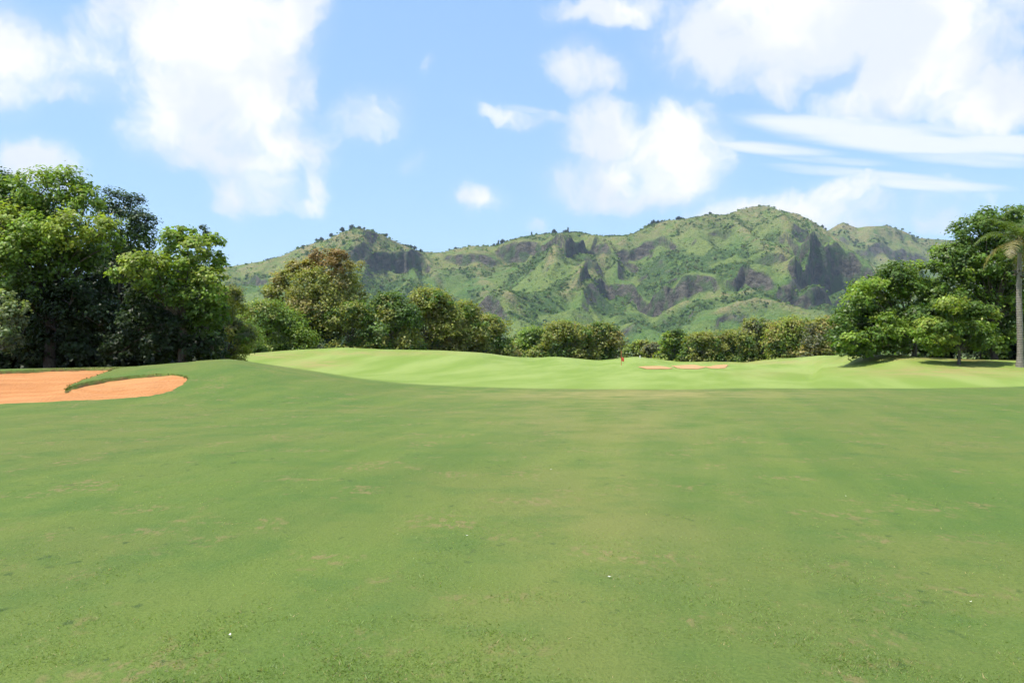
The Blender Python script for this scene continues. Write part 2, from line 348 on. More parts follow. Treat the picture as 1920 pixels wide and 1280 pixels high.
def polyline_dist(x, y, P, closed=False):
    d = np.full(np.shape(x), 1e9); n = len(P)
    for i in range(n if closed else n - 1):
        a, b = P[i], P[(i + 1) % n]; ab = b - a; L2 = ab @ ab + 1e-9
        t = np.clip(((x - a[0]) * ab[0] + (y - a[1]) * ab[1]) / L2, 0, 1)
        d = np.minimum(d, np.hypot(x - a[0] - t * ab[0], y - a[1] - t * ab[1]))
    return d
def inside(x, y, P):
    c = np.zeros(np.shape(x), bool); n = len(P)
    for i in range(n):
        a, b = P[i], P[(i + 1) % n]
        k = (a[1] > y) != (b[1] > y)
        c ^= k & (x < (b[0] - a[0]) * (y - a[1]) / (b[1] - a[1] + 1e-12) + a[0])
    return c
def bunker_sd(x, y):
    d = polyline_dist(x, y, poly, True)
    return np.where(inside(x, y, poly), d, -d)
BX0, BX1, BY0, BY1 = poly[:, 0].min() - 1, poly[:, 0].max() + 1, poly[:, 1].min() - 1, poly[:, 1].max() + 1
frontline = poly[:len(FRONT)]
def spaced(*segs):
    out = []
    for a, b, s in segs: out.append(np.arange(a, b, s))
    return np.concatenate(out)
def geo_(a, b, n): return np.geomspace(a, b, n)
xs = np.unique(np.round(np.concatenate([-geo_(70, 5000, 40), spaced((-70, BX0, .6), (max(BX0, -26), BX1, .15), (BX1, 60, .6)), [60.], geo_(62, 5000, 40)]), 3))
ys = np.unique(np.round(np.concatenate([[-60, -30, -15, -8, -4, 0], spaced((2, BY0, .4), (BY0, BY1, .125), (BY1, 150, .75)), geo_(150, 6000, 60)]), 3))
X, Yg = np.meshgrid(xs, ys)
Z = ground_z(X, Yg)
sd = np.full(X.shape, -5.0)
bb = (X > BX0 - .5) & (X < BX1 + .5) & (Yg > BY0 - .5) & (Yg < BY1 + .5)
sd[bb] = bunker_sd(X[bb], Yg[bb])
wob = (fbm(X * 2.2, Yg * 2.2, 3, 8) - .5) * .16
sdw = sd + wob
Z0 = Z.copy()
Z = Z + 0.035 * np.exp(-(np.clip(-sdw, 0, 9) / .5) ** 2) * (sdw < 0) * bb * sstep(28, 32, Yg)       # built-up lip
Z = Z - 0.75 * sstep(0.0, 0.24, sdw) * bb
U = X / np.maximum(Yg, 6)
T_YB = table([(-900, 300), (390, 300), (412, 60), (430, 40.5), (560, 39.2), (700, 38.6), (900, 37.2), (1100, 36.5), (1500, 36.6), (1920, 38.8), (2800, 41)])
yb = T_YB(U)
gw = table([(-900, 3), (430, 3.0), (600, 2.6), (760, 1.6), (900, .8), (1300, .6), (2800, .6)])(U)
green = sstep(-gw, gw, Yg - yb + (fbm(X * .8, Yg * .8, 2, 4) - .5) * .8) * (1 - sstep(150, 220, Yg))
def blob(px, py, wp, hp, k=1.0):
    pyy = YH + FPX * (HC - Z0) / np.maximum(Yg, 1); pxx = 960 + FPX * U
    return k * np.exp(-(((pxx - px) / wp) ** 2 + ((pyy - py) / hp) ** 2) ** 1.2) * (Yg > 5) * (Yg < 150)
dry = np.clip(.2 * np.exp(-((U - .13) / .17) ** 2) * (1 - green) * sstep(3, 8, Yg) * (Yg < 60) + blob(595, 682, 60, 8, 1.) + blob(680, 662, 200, 5, .7) + blob(1780, 697, 190, 12, .9) + blob(1230, 740, 360, 8, .6) + blob(1420, 700, 60, 8, .4) + blob(1700, 672, 160, 5, .7) + blob(1450, 679, 130, 4, .8) + blob(1130, 785, 300, 34, .15) + blob(500, 668, 60, 5, .8), 0, 1)
soil = np.clip(sstep(0.0, 0.06, sdw) * bb, 0, 1)  # bare soil wall; its brown also draws the shadow line under the lip
soil = np.maximum(soil, np.clip(blob(430, 670, 45, 5, .0), 0, 1))
under = np.clip(blob(1840, 672, 130, 9, .55) + blob(1650, 667, 70, 5, .4), 0, 1) * (fbm(X * .5, Yg * .5, 3, 3) > .42)  # brown ground painted where the right trees' shadow lies, broken up by noise
soil = np.maximum(soil, under)
soil = np.maximum(soil, sstep(-.335, -.36, U) * sstep(43.5, 45.5, Yg + (fbm(X * .7, Yg * .7, 2, 5) - .5) * 2) * (1 - sstep(140, 200, Yg)))  # leaf litter, also painting the shaded floor of the left wood darker
valley = sstep(150, 210, Yg); valley = np.maximum(valley, sstep(-.36, -.40, U) * sstep(43, 47, Yg) * .0)
gm = mesh_np("ground", np.stack([X, Yg, Z], -1), grid_faces(len(ys), len(xs)), GROUND, smooth=True,
             col=np.stack([green, dry, soil, valley], -1).reshape(-1, 4))
tag(gm, kind="structure")

def sand_sheet(name, x0, x1, y0, y1, zf, keep, step, label, mat=None):
    gx = np.arange(x0, x1, step); gy = np.arange(y0, y1, step); A, B = np.meshgrid(gx, gy)
    F = grid_faces(len(gy), len(gx)); k = keep(A, B).ravel()
    F = F[k[F].all(1)]; used, inv = np.unique(F, return_inverse=True)
    V = np.stack([A, B, zf(A, B)], -1).reshape(-1, 3)[used]
    o = mesh_np(name, V, inv.reshape(-1, 4), mat or SAND, smooth=True)
    return tag(o, label, "bunker", "sand bunkers")
def sand_z(A, B):
    fd = polyline_dist(A, B, frontline)
    off = 0.03 + 0.13 * sstep(.5, 3.2, fd)
    bd = polyline_dist(A, B, poly[len(FRONT):])
    off = off - 0.05 * sstep(.9, 0, bd) + .05 * (fbm(A * .6, B * .6, 3, 21) - .5) + .05 * (fbm(A * 3, B * 3, 3, 9) - .5)
    return ground_z(A, B) - np.maximum(off, .025)
sand_sheet("sand_bunker", BX0 - .3, BX1, BY0, BY1, sand_z, lambda A, B: bunker_sd(A, B) > -.14, .13, "large orange sand bunker with grassy tongue below the dark left trees")
# little ragged fringe hanging over the back lip
fr = []
P = poly[len(FRONT) - 1:]
for a, b in zip(P[:-1], P[1:]):
    L = np.linalg.norm(b - a)
    for t in np.arange(0, 1, 0.03 / max(L, .01)):
        fr.append(a + (b - a) * t)
fr = np.array(fr); fr = fr + rng.normal(0, .05, fr.shape)
n = len(fr); zz = ground_z(fr[:, 0], fr[:, 1]) + .035
h = rng.uniform(.01, .04, n); ang = rng.uniform(0, 6.28, n)
p0 = np.stack([fr[:, 0] - .012, fr[:, 1], zz - .04], -1); p1 = p0 + [.03, 0, 0]; p2 = np.stack([fr[:, 0] + np.cos(ang) * .04, fr[:, 1] + np.sin(ang) * .03 - .03, zz + h * rng.choice([.7, -.9], n)], -1)
V = np.stack([p0, p1, p2], 1).reshape(-1, 3)
gc = np.repeat(np.array([[.085, .12, .03]]) * rng.uniform(.5, 1.3, (n, 1)), 3, 0)
o = mesh_np("bunker_fringe", V, np.arange(3 * n).reshape(-1, 3), LEAF, col=gc); tag(o, "ragged grass fringe along the bunker lip", "grass", kind="stuff")
# far bunkers beyond the green
for pts, lab in [([(1198, 688), (1240, 687), (1262, 690), (1250, 692), (1212, 692)], "leftmost pale sand sliver beyond the green, right of the flag"),
                 ([(1262, 686), (1300, 684), (1322, 688), (1305, 692), (1275, 691)], "middle pale sand bunker beyond the green"),
                 ([(1326, 688), (1345, 685), (1362, 684), (1356, 690), (1336, 691)], "rightmost small sand bunker beyond the green, nearest the dark hedge")]:
    pg = np.array([hit(*p, ymin=60, ymax=150) for p in pts])
    sand_sheet("sand_bunker", pg[:, 0].min(), pg[:, 0].max(), pg[:, 1].min() - 1, pg[:, 1].max() + 1, lambda A, B: ground_z(A, B) + .02 + .04 * fbm(A, B, 2, 3), lambda A, B: inside(A, B, pg) | (polyline_dist(A, B, pg, True) < .35), .2, lab, SAND_PALE)

# ---------------------------------------------------------------- mountains
def forest(Rg): return sstep(.47, .56, fbm(Rg.X / 95, Rg.Y / 75, 4, 31)) * (1 - .8 * Rg.crest)
class Range:
    def __init__(s, name, sky_pts, depth_pts, foot, back, u0, u1, nu, nr, seed):
        sk, dp = table(sky_pts), table(depth_pts)
        us = np.linspace(u0, u1, nu); s.us = us
        D = dp(us); Zs = (YH - sk(us)) / FPX * D + HC
        s.D = D
        Ynear = foot; ts = np.concatenate([np.linspace(0, 1, int(nr * .8)), np.linspace(1, 1.5, nr - int(nr * .8) + 1)[1:]])
        s.ts = ts; nr = len(ts); s.nr, s.nu = nr, nu
        Yv = foot + ts[:, None] * (D - foot)[None, :]
        Xv = us[None, :] * Yv
        g_ = np.where(ts < 1, .30 * ts + .70 * ts ** 1.9, 1 - (ts - 1) * 1.6)
        Zv = Zs[None, :] * g_[:, None]
        env = np.sin(np.pi * np.clip(ts, 0, 1))[:, None] ** .8
        rid = lambda f, sd_, st: 1 - np.abs(2 * fbm(Xv * f, Yv * f * st, 2, sd_) - 1) * 1.0
        wx = (fbm(Xv / 160, Yv / 160, 3, seed) - .5) * 120
        def ridged(w, st, sd_): return 1 - np.abs(2 * vnoise((Xv + wx) / w, Yv / w * st, sd_) - 1)
        Zv = Zv + env * ((ridged(260, .45, seed + 1) - .5) * 70 + (ridged(105, .5, seed + 2) - .5) * 42)
        e2 = np.clip(env + .12, 0, 1)
        Zv = Zv + e2 * ((ridged(42, .6, seed + 3) - .5) * 19 + (fbm(Xv / 16, Yv / 16, 3, seed + 4) - .5) * 8)
        s.X, s.Y, s.Z = Xv, Yv, Zv; s.cliff = np.zeros_like(Zv); s.seed = seed
        s.crest = np.clip(sstep(.62, 1.0, ts)[:, None] * np.ones_like(Zv), 0, 1)
    def fit(s, sky_pts, it=4):
        tgt = (YH - table(sky_pts)(s.us)) / FPX
        w = sstep(.55, 1.0, np.minimum(s.ts, 2 - s.ts))[:, None]
        for _ in range(it):
            ang = (s.Z - HC) / s.Y; over = np.maximum(ang - tgt[None, :], 0)
            s.Z -= over * s.Y * .92                                   # nothing stands above the skyline
            i = np.argmin(np.abs(s.ts - 1)); d = tgt - ang.max(0)
            s.Z += w * np.maximum(d, 0)[None, :] * s.Y[i][None, :]
    def py(s): return YH - (s.Z - HC) / s.Y * FPX
    def depth_of(s, px, py):
        """distance at which the slope passes photo row py in column px"""
        j = int(np.clip(np.interp((px - 960) / FPX, s.us, np.arange(s.nu)), 0, s.nu - 1))
        col = np.minimum.accumulate((YH - (s.Z[:, j] - HC) / s.Y[:, j] * FPX)[:int(s.nr * .8)])
        return np.interp(-py, -col, s.Y[:int(s.nr * .8), j])
    def spur(s, pts, h, w):
        P = np.array([((px - 960) / FPX * (d := s.depth_of(px, py)), d) for px, py in pts])
        dist = polyline_dist(s.X, s.Y, P); s.Z += h * np.exp(-(dist / w) ** 1.15)
        s.crest = np.maximum(s.crest, .9 * np.exp(-(dist / 16) ** 2))
    def scarp(s, pts, hp, w=5.0, L=55.0):
        """a cliff band: photo polyline of its middle, height in photo pixels"""
        p = np.array(pts, float); uu = pxu(p[:, 0])
        dd = np.array([s.depth_of(a, b) for a, b in pts])
        yc = np.interp(s.us, uu, dd)[None, :]
        wob = (fbm(s.X / 55, s.X * 0 + .3, 4, s.seed + 9) - .5) * 105 + (vnoise(s.X / 13, s.Y / 60, s.seed + 7) - .5) * 14
        win = (sstep(uu[0] - .012, uu[0] + .014, s.us) * sstep(uu[-1] + .012, uu[-1] - .014, s.us))[None, :]
        H = hp / FPX * yc * win * (.35 + 1.3 * fbm(s.X / 48, s.X * 0 + hp, 3, s.seed + 5))
        q = s.Y - yc + wob
        s.Z += H * .5 * np.tanh(q / w) * np.exp(-(q / L) ** 2)
        s.cliff = np.maximum(s.cliff, win * np.exp(-(q / (w * 2.6)) ** 2))
    def build(s, name):
        o = mesh_np(name, np.stack([s.X, s.Y, s.Z], -1), grid_faces(s.nr, s.nu), MOUNT, smooth=True, col=np.stack([s.cliff, s.crest, forest(s)], -1).reshape(-1, 3))
        return tag(o, kind="structure")
SKY = [(-700, 600), (-200, 575), (0, 556), (300, 517), (440, 498), (470, 493), (500, 488), (530, 479), (560, 465), (590, 455), (620, 446), (640, 436), (665, 429), (690, 431), (715, 440), (748, 456), (788, 473), (827, 474), (849, 468), (883, 461), (928, 462), (952, 453), (974, 446), (1013, 440), (1040, 438), (1083, 436), (1109, 440), (1138, 443), (1173, 443), (1191, 438), (1214, 425), (1250, 413), (1274, 412), (1303, 408), (1333, 402), (1360, 405), (1392, 392), (1425, 385), (1449, 388), (1470, 398), (1493, 400), (1520, 412), (1550, 431), (1590, 462), (1640, 500), (1700, 540), (1800, 590), (2000, 630), (2600, 645)]
R = Range("mountain", SKY, [(-700, 2000), (440, 1950), (680, 1850), (800, 2100), (1000, 2050), (1170, 2200), (1300, 2120), (1430, 2250), (1560, 2150), (1700, 1950), (2600, 1900)], 1180, 2900, -.75, .62, 740, 290, 3)
R.spur([(1345, 408), (1348, 430), (1400, 465), (1440, 505), (1475, 545)], 34, 55)
R.spur([(1300, 412), (1205, 440), (1165, 490), (1130, 515), (1085, 560), (1062, 592)], 40, 60)
R.spur([(1083, 440), (1045, 480), (1030, 520)], 22, 45)
R.spur([(690, 434), (745, 470), (800, 505), (820, 540)], 24, 45)
R.spur([(665, 432), (640, 470), (610, 520)], 20, 45)
R.spur([(1455, 392), (1478, 440), (1462, 500)], 30, 45)
R.spur([(1500, 600), (1430, 592), (1350, 612)], 24, 45)
R.spur([(890, 465), (900, 520), (960, 590)], 14, 50)
R.spur([(1260, 590), (1330, 560), (1400, 560)], 16, 40)
for pts, hp in [([(655, 482), (700, 488), (740, 488), (800, 500)], 36), ([(835, 480), (880, 484), (930, 486)], 30), ([(930, 470), (965, 472), (1003, 470)], 38), ([(1008, 472), (1060, 474), (1118, 470)], 38),
                ([(850, 575), (890, 582), (955, 588)], 26), ([(1085, 545), (1130, 540), (1180, 548), (1250, 562)], 40), ([(1205, 560), (1250, 552), (1300, 540), (1352, 545)], 42), ([(1358, 535), (1400, 524), (1455, 535)], 28),
                ([(1165, 468), (1210, 462), (1272, 472)], 26), ([(1490, 500), (1530, 505), (1580, 520), (1650, 555)], 110), ([(1475, 448), (1520, 455), (1575, 478)], 42), ([(1465, 545), (1520, 555), (1620, 575)], 50), ([(1345, 606), (1405, 604)], 14), ([(455, 530), (500, 528)], 16), ([(1150, 632), (1195, 632)], 14), ([(1420, 490), (1480, 482)], 22), ([(1330, 438), (1362, 440)], 14), ([(660, 545), (760, 545)], 14)]:  # scarps right of the summit: real cliff, enlarged to suggest a cloud shadow
    R.scarp(pts, hp * .85, w=2.8 if hp < 60 else 5, L=60 if hp < 60 else 130)
R.fit(SKY)
R.build("mountain")
SKY2 = [(1200, 560), (1400, 500), (1500, 455), (1553, 432), (1570, 422), (1582, 416), (1594, 422), (1609, 427), (1627, 424), (1664, 423), (1693, 432), (1722, 446), (1768, 449), (1850, 455), (1920, 470), (2100, 520), (2500, 600)]
R2 = Range("far", SKY2, [(1200, 2900), (2500, 2900)], 2250, 3600, .2, .8, 300, 150, 40)
R2.spur([(1664, 426), (1620, 470), (1690, 510)], 26, 60); R2.spur([(1700, 440), (1720, 480)], 22, 50)
R2.scarp([(1635, 478), (1680, 484), (1735, 480)], 26)
R2.fit(SKY2)
R2.build("mountain_ridge")

# scrub and trees covering the slopes, far too many to count
def scrub(name, P, size, cols, k, label):
    n = len(P); r = size[:, None]
    Vs, C = [], []
    for i in range(k):
        d = rng.normal(size=(n, 3)); d[:, 2] = np.abs(d[:, 2]) * .9 + .1; d /= np.linalg.norm(d, axis=1)[:, None]
        c = P + d * r * rng.uniform(.35, .85, (n, 1)) * [1, 1, .8]
        nrm = d + rng.normal(0, .4, (n, 3)); nrm /= np.linalg.norm(nrm, axis=1)[:, None]
        a = np.cross(nrm, rng.normal(size=(n, 3))); a /= np.linalg.norm(a, axis=1)[:, None] + 1e-9; b = np.cross(nrm, a)
        s_ = r * rng.uniform(.35, .7, (n, 1))
        Vs.append(np.stack([c - a * s_, c - b * s_ * .8, c + a * s_, c + b * s_ * .8], 1)); C.append(np.repeat((cols * rng.uniform(.7, 1.3, (n, 1)))[:, None, :], 4, 1))
    V = np.concatenate(Vs).reshape(-1, 3); C = np.concatenate(C).reshape(-1, 3)
    return tag(mesh_np(name, V, np.arange(len(V)).reshape(-1, 4), SCRUB, col=C), label, "vegetation", kind="stuff")
def slope_points(Rg, n, seed, umin=-.5, umax=.55, base=.035):
    r = np.random.default_rng(seed)
    gy, gx = np.gradient(Rg.Z); dz = np.abs(gy) / (np.gradient(Rg.Y, axis=0) + 1e-6)
    w = (dz < 1.0) * (base + forest(Rg)) * (1 - np.clip(Rg.cliff * 1.5, 0, 1)) * (Rg.ts < 1.0)[:, None]
    w = w * (Rg.us > umin)[None, :] * (Rg.us < umax)[None, :] * Rg.Y
    w = w.ravel() / w.sum(); idx = r.choice(len(w), n, p=w)
    P = np.stack([Rg.X.ravel()[idx], Rg.Y.ravel()[idx], Rg.Z.ravel()[idx]], -1); P[:, :2] += r.normal(0, 2.5, (n, 2)); return P
gpal = np.array([[.055, .10, .032], [.07, .12, .036], [.085, .135, .04], [.05, .085, .03], [.10, .135, .046], [.09, .105, .045]])
P = slope_points(R, 11000, 1); scrub("mountain_scrub", P, rng.uniform(2.0, 5.4, len(P)), gpal[rng.integers(0, 6, len(P))] * 1.45, 7, "green scrub and trees covering the mountainside")
P = slope_points(R, 10500, 5, base=.6); scrub("mountain_brush", P, rng.uniform(1.2, 3.4, len(P)), gpal[rng.integers(0, 6, len(P))] * 1.75, 5, "low brush dotted over the open mountain slopes")
P = slope_points(R2, 2500, 2, .3, .6); scrub("far_ridge_scrub", P, rng.uniform(3, 7, len(P)), gpal[rng.integers(0, 6, len(P))], 8, "green scrub on the far ridge at right")
n = 4300; yv = rng.uniform(230, 1250, n) ; uv = rng.uniform(-.35, .45, n)
P = np.stack([uv * yv, yv, np.full(n, .3)], -1)
scrub("valley_wood", P, rng.uniform(1.6, 4.6, n), gpal[rng.integers(0, 6, n)] * 1.05, 9, "low woodland on the valley floor below the mountain")

# ---------------------------------------------------------------- trees
GREEN = (.120, .195, .038); BRIGHT = (.205, .300, .050); LIME = (.265, .335, .060); SHADE_DARK = (.034, .060, .020); DEEP = (.092, .155, .038); BLUE = (.066, .108, .056)  # the darkest greens also paint the shade inside and under crowns
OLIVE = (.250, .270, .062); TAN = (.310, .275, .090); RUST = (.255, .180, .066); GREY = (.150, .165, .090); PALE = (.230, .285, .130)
def clump_leaves(c, Rx, flat, n, leaf, col, hang=0.0, sub=None):
    ns = sub or max(9, int(14 + Rx * 6))
    d = rng.normal(size=(ns, 3)); d[:, 2] = d[:, 2] * .9 + .3; d /= np.linalg.norm(d, axis=1)[:, None]
    sc = d * Rx * rng.uniform(.62, 1.0, (ns, 1)) * [1, 1, flat]
    sf = rng.uniform(.78, 1.22, ns)
    k = rng.integers(0, ns, n)
    p = sc[k] + rng.normal(0, 1, (n, 3)) * Rx * [.19, .19, .13]
    out = p / (np.linalg.norm(p, axis=1)[:, None] + 1e-6)
    nr = out * .7 + np.array([0, -.08, .75]) + rng.normal(0, .38, (n, 3)); nr /= np.linalg.norm(nr, axis=1)[:, None]
    a = np.cross(nr, rng.normal(size=(n, 3))); a /= np.linalg.norm(a, axis=1)[:, None] + 1e-9
    a[:, 2] -= hang; b = np.cross(nr, a)
    L = leaf * rng.uniform(.6, 1.3, (n, 1)); W = L * .36
    p = p + c
    V = np.stack([p - a * L * .5, p - b * W + nr * W * .25, p + a * L * .5 - nr * L * .12, p + b * W + nr * W * .25], 1).reshape(-1, 3)
    C = np.array(col)[None, :] * (sf[k] * rng.uniform(.72, 1.28, n))[:, None] * (1 + rng.normal(0, .06, (n, 3)))
    return V, np.repeat(np.clip(C, .004, .6), 4, 0)
def limb(a, b, r0, r1, n=6, sides=6, sag=.12):
    a, b = np.array(a, float), np.array(b, float); L = np.linalg.norm(b - a)
    t = np.linspace(0, 1, n)[:, None]; P = a + (b - a) * t
    P = P + np.sin(t * np.pi) * np.array([rng.normal(0, sag), rng.normal(0, sag), abs(rng.normal(0, sag))]) * L * .5
    return tube(P, r0 + (r1 - r0) * t[:, 0], sides)
def tree(name, label, base_px, Y, clumps, leaf=.2, dens=95, trunk=.25, cat="tree", group=None, bark=None, flat=.82, base_py=None, stems=1, back=True, hang=0., fork=.35):
    """clumps: (px, py, radius px, colour[, depth offset m]) in the photo; each is a real 3-D leaf mass at its own distance"""
    bx = (base_px - 960) / FPX * Y; bz = float(ground_z(bx, Y)) - .05
    root = empty(name, (bx, Y, bz)); org = np.array([bx, Y, bz])
    LV, LC, wood = [], [], []
    mats = []
    for q in clumps:
        px, py, r, col = q[:4]; dy = q[4] if len(q) > 4 else rng.uniform(-1, 1) * r / FPX * Y * .6
        yy = Y + dy; c = np.array([(px - 960) / FPX * yy, yy, HC + (YH - py) / FPX * yy]); mats.append((c, r / FPX * yy, col))
    top = max(c[2] + r * .4 for c, r, _ in mats) - bz
    fz = bz + top * fork
    for s in range(stems):
        o = np.array([bx + (s - (stems - 1) / 2) * trunk * 2.2, Y + rng.normal(0, trunk), bz - .15])
        f = np.array([bx + rng.normal(0, trunk * 1.2) + (s - (stems - 1) / 2) * trunk * 4, Y + rng.normal(0, trunk), fz])
        wood.append(limb(o, f, trunk * 1.25, trunk * .75, 7, 9, .06))
        for i, (c, r, col) in enumerate(mats):
            if i % stems == s: 
                wood.append(limb(f - [0, 0, rng.uniform(0, .25) * (fz - bz)], c - [0, 0, r * .2], trunk * .34, trunk * .07, 5, 5, .1))
                for _ in range(2):
                    e = c + rng.normal(0, .5, 3) * r * [1, 1, .7]; wood.append(limb(c - [0, 0, r * .25], e, trunk * .14, trunk * .04, 3, 4, .1))
    for c, r, col in mats:
        n = int(dens * 12 * r * r * (.2 / leaf) ** 1.6 * .6) + 60
        V, C = clump_leaves(c, r, flat, n, leaf, col, hang); LV.append(V); LC.append(C)
    V, F = join(wood); mesh_np("trunk", V - org, F, bark or BARK, root, smooth=True)
    V = np.concatenate(LV) - org; mesh_np("crown", V, np.arange(len(V)).reshape(-1, 4), LEAF, root, col=np.concatenate(LC))
    return tag(root, label, cat, group)
def dome(px0, px1, ytop, ybot, n, cols, rmin=.16, rmax=.30, seed=0, depth=1.0):
    """leaf masses filling a rounded crown between two columns and rows"""
    r = np.random.default_rng(seed); out = []; cx, w = (px0 + px1) / 2, (px1 - px0) / 2; h = ybot - ytop
    for i in range(n):
        a = r.uniform(-1, 1); top = math.sqrt(max(0, 1 - abs(a) ** 2.4)); b = r.uniform(0.05, 1) ** .75
        rr = r.uniform(rmin, rmax) * min(2 * w, h * 1.3) * .62
        y = ybot - h * top * b
        if i % 4 == 0: y = ybot - rr * r.uniform(.2, .7)
        elif i % 4 == 1: y = ybot - h * top + rr * .6
        y = max(y, ytop + rr * .6); x = cx + a * (w - rr * .6)
        out.append((x, min(y, ybot - rr * .3), rr, cols[r.integers(0, len(cols))], r.uniform(-1, 1) * depth * w / FPX * 60 * math.sqrt(1 - a * a)))
    return out

# left wood
G1 = "trees of the dark wood beside the left bunker"
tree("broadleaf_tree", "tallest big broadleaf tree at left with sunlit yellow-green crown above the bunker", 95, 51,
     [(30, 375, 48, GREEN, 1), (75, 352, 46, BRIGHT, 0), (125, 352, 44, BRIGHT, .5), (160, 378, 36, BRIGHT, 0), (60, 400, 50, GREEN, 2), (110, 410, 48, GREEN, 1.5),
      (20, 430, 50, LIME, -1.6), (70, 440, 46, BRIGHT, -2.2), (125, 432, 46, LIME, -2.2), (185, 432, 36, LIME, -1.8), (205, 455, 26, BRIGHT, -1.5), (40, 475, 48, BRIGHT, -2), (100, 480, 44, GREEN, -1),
      (10, 510, 44, GREEN, -2), (60, 530, 42, GREEN, -1.5), (130, 500, 46, GREEN, -.8), (170, 480, 40, GREEN, 0), (150, 560, 44, SHADE_DARK, 1.5), (80, 580, 46, SHADE_DARK, 1.5), (30, 575, 44, SHADE_DARK, 1), (-40, 460, 70, GREEN, 0), (-40, 400, 60, GREEN, 0), (190, 540, 36, SHADE_DARK, 1), (60, 560, 46, SHADE_DARK, -1), (130, 560, 48, SHADE_DARK, -1.5), (110, 610, 48, SHADE_DARK, -1), (40, 620, 46, SHADE_DARK, -.5), (185, 600, 46, SHADE_DARK, -1), (90, 650, 40, SHADE_DARK, -.5), (160, 650, 40, SHADE_DARK, -.5)], .235, 105, .28, group=G1, fork=.42)  # lower clumps darkened in colour for the shade beneath this crown
tree("broadleaf_tree", "dark tree top at the far left edge behind the big sunlit tree", -60, 60, [(-10, 350, 42, SHADE_DARK, 0), (20, 352, 34, DEEP, 0), (-60, 360, 55, DEEP, 0), (10, 400, 50, SHADE_DARK, 1), (-70, 430, 70, SHADE_DARK, 0), (60, 430, 60, SHADE_DARK, 1)], .24, 70, .3, group=G1)
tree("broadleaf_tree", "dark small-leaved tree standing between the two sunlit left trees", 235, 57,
     [(215, 378, 30, BLUE, 0), (245, 392, 32, BLUE, 0), (265, 415, 28, BLUE, -.5), (195, 395, 30, DEEP, .5), (275, 445, 22, DEEP, 0), (225, 425, 38, DEEP, -.5), (250, 460, 40, DEEP, 0), (200, 450, 34, SHADE_DARK, 1), (225, 510, 46, SHADE_DARK, 1), (270, 500, 36, SHADE_DARK, 1), (250, 570, 44, SHADE_DARK, 1)], .19, 80, .26, group=G1)  # lowest clumps get the canopy shade as leaf colour
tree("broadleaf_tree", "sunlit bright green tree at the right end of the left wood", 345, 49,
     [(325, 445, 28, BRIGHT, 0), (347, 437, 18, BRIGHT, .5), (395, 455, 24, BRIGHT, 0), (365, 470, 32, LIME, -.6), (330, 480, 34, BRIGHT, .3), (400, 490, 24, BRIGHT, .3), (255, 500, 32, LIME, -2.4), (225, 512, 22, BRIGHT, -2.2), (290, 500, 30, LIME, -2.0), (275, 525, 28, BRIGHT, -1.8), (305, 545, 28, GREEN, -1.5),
      (350, 515, 36, BRIGHT, -1), (395, 520, 30, LIME, -1), (415, 500, 18, BRIGHT, 0), (370, 550, 32, BRIGHT, -.8), (340, 565, 30, GREEN, -1), (405, 555, 30, BRIGHT, -.8), (415, 585, 24, GREEN, -.5), (380, 585, 28, GREEN, -.8), (320, 600, 34, SHADE_DARK, 1), (365, 600, 32, DEEP, 1), (300, 590, 30, SHADE_DARK, 1), (340, 620, 36, SHADE_DARK, -.5), (390, 610, 32, DEEP, -.3), (360, 655, 30, SHADE_DARK, -.4), (260, 610, 40, SHADE_DARK, -.5), (270, 560, 36, SHADE_DARK, -.5), (300, 650, 36, SHADE_DARK, -.3), (230, 650, 36, SHADE_DARK, 0), (400, 650, 26, SHADE_DARK, 0)], .215, 105, .2, group=G1, fork=.4)  # near-black lower clumps colour in the shade under the foliage
tree("slender_tree", "thin blue-grey treetop peeping above the sunlit tree", 382, 66, [(380, 428, 9, BLUE, 0), (386, 440, 10, BLUE, 0), (372, 448, 11, BLUE, 0), (380, 462, 16, BLUE, 0), (384, 490, 22, DEEP, 0)], .16, 60, .1, group=G1)
tree("leaning_shrub", "pale large-leaved bush at the left edge in front of the dark wood", -5, 45,
     [(8, 560, 22, PALE, -.3), (30, 575, 20, PALE, -.6), (15, 590, 24, PALE, -.8), (35, 605, 18, GREY, -.5), (10, 620, 24, PALE, -.8), (30, 640, 18, GREY, -.6), (-20, 600, 40, GREY, 0), (0, 650, 22, GREY, 0)], .2, 55, .1, "shrub")
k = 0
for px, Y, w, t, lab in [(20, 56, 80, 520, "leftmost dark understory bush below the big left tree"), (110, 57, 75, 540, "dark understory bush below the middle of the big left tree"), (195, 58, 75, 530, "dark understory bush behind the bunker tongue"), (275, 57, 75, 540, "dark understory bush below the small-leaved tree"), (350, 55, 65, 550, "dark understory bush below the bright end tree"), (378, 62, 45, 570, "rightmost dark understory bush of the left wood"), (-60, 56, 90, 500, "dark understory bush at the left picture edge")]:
    tree("understory_bush", lab, px, Y, dome(px - w, px + w, t, 700, 20, [SHADE_DARK], .30, .44, 50 + k, .4), .34, 60, .12, "shrub", "understory bushes of the left wood", fork=.2); k += 1  # black shade under the canopy put into the leaf colour
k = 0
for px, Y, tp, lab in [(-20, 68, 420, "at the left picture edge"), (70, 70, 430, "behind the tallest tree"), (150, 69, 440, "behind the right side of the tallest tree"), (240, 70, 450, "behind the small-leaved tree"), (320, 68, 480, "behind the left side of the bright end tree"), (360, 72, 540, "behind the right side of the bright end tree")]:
    tree("wood_tree", "dark tree deep in the left wood " + lab, px, Y, dome(px - 75, px + 75, tp, 690, 16, [SHADE_DARK], .30, .42, 80 + k, .5), .5, 40, .22, group="deep trees inside the left wood", fork=.3); k += 1  # leaf colour holds the gloom inside the wood

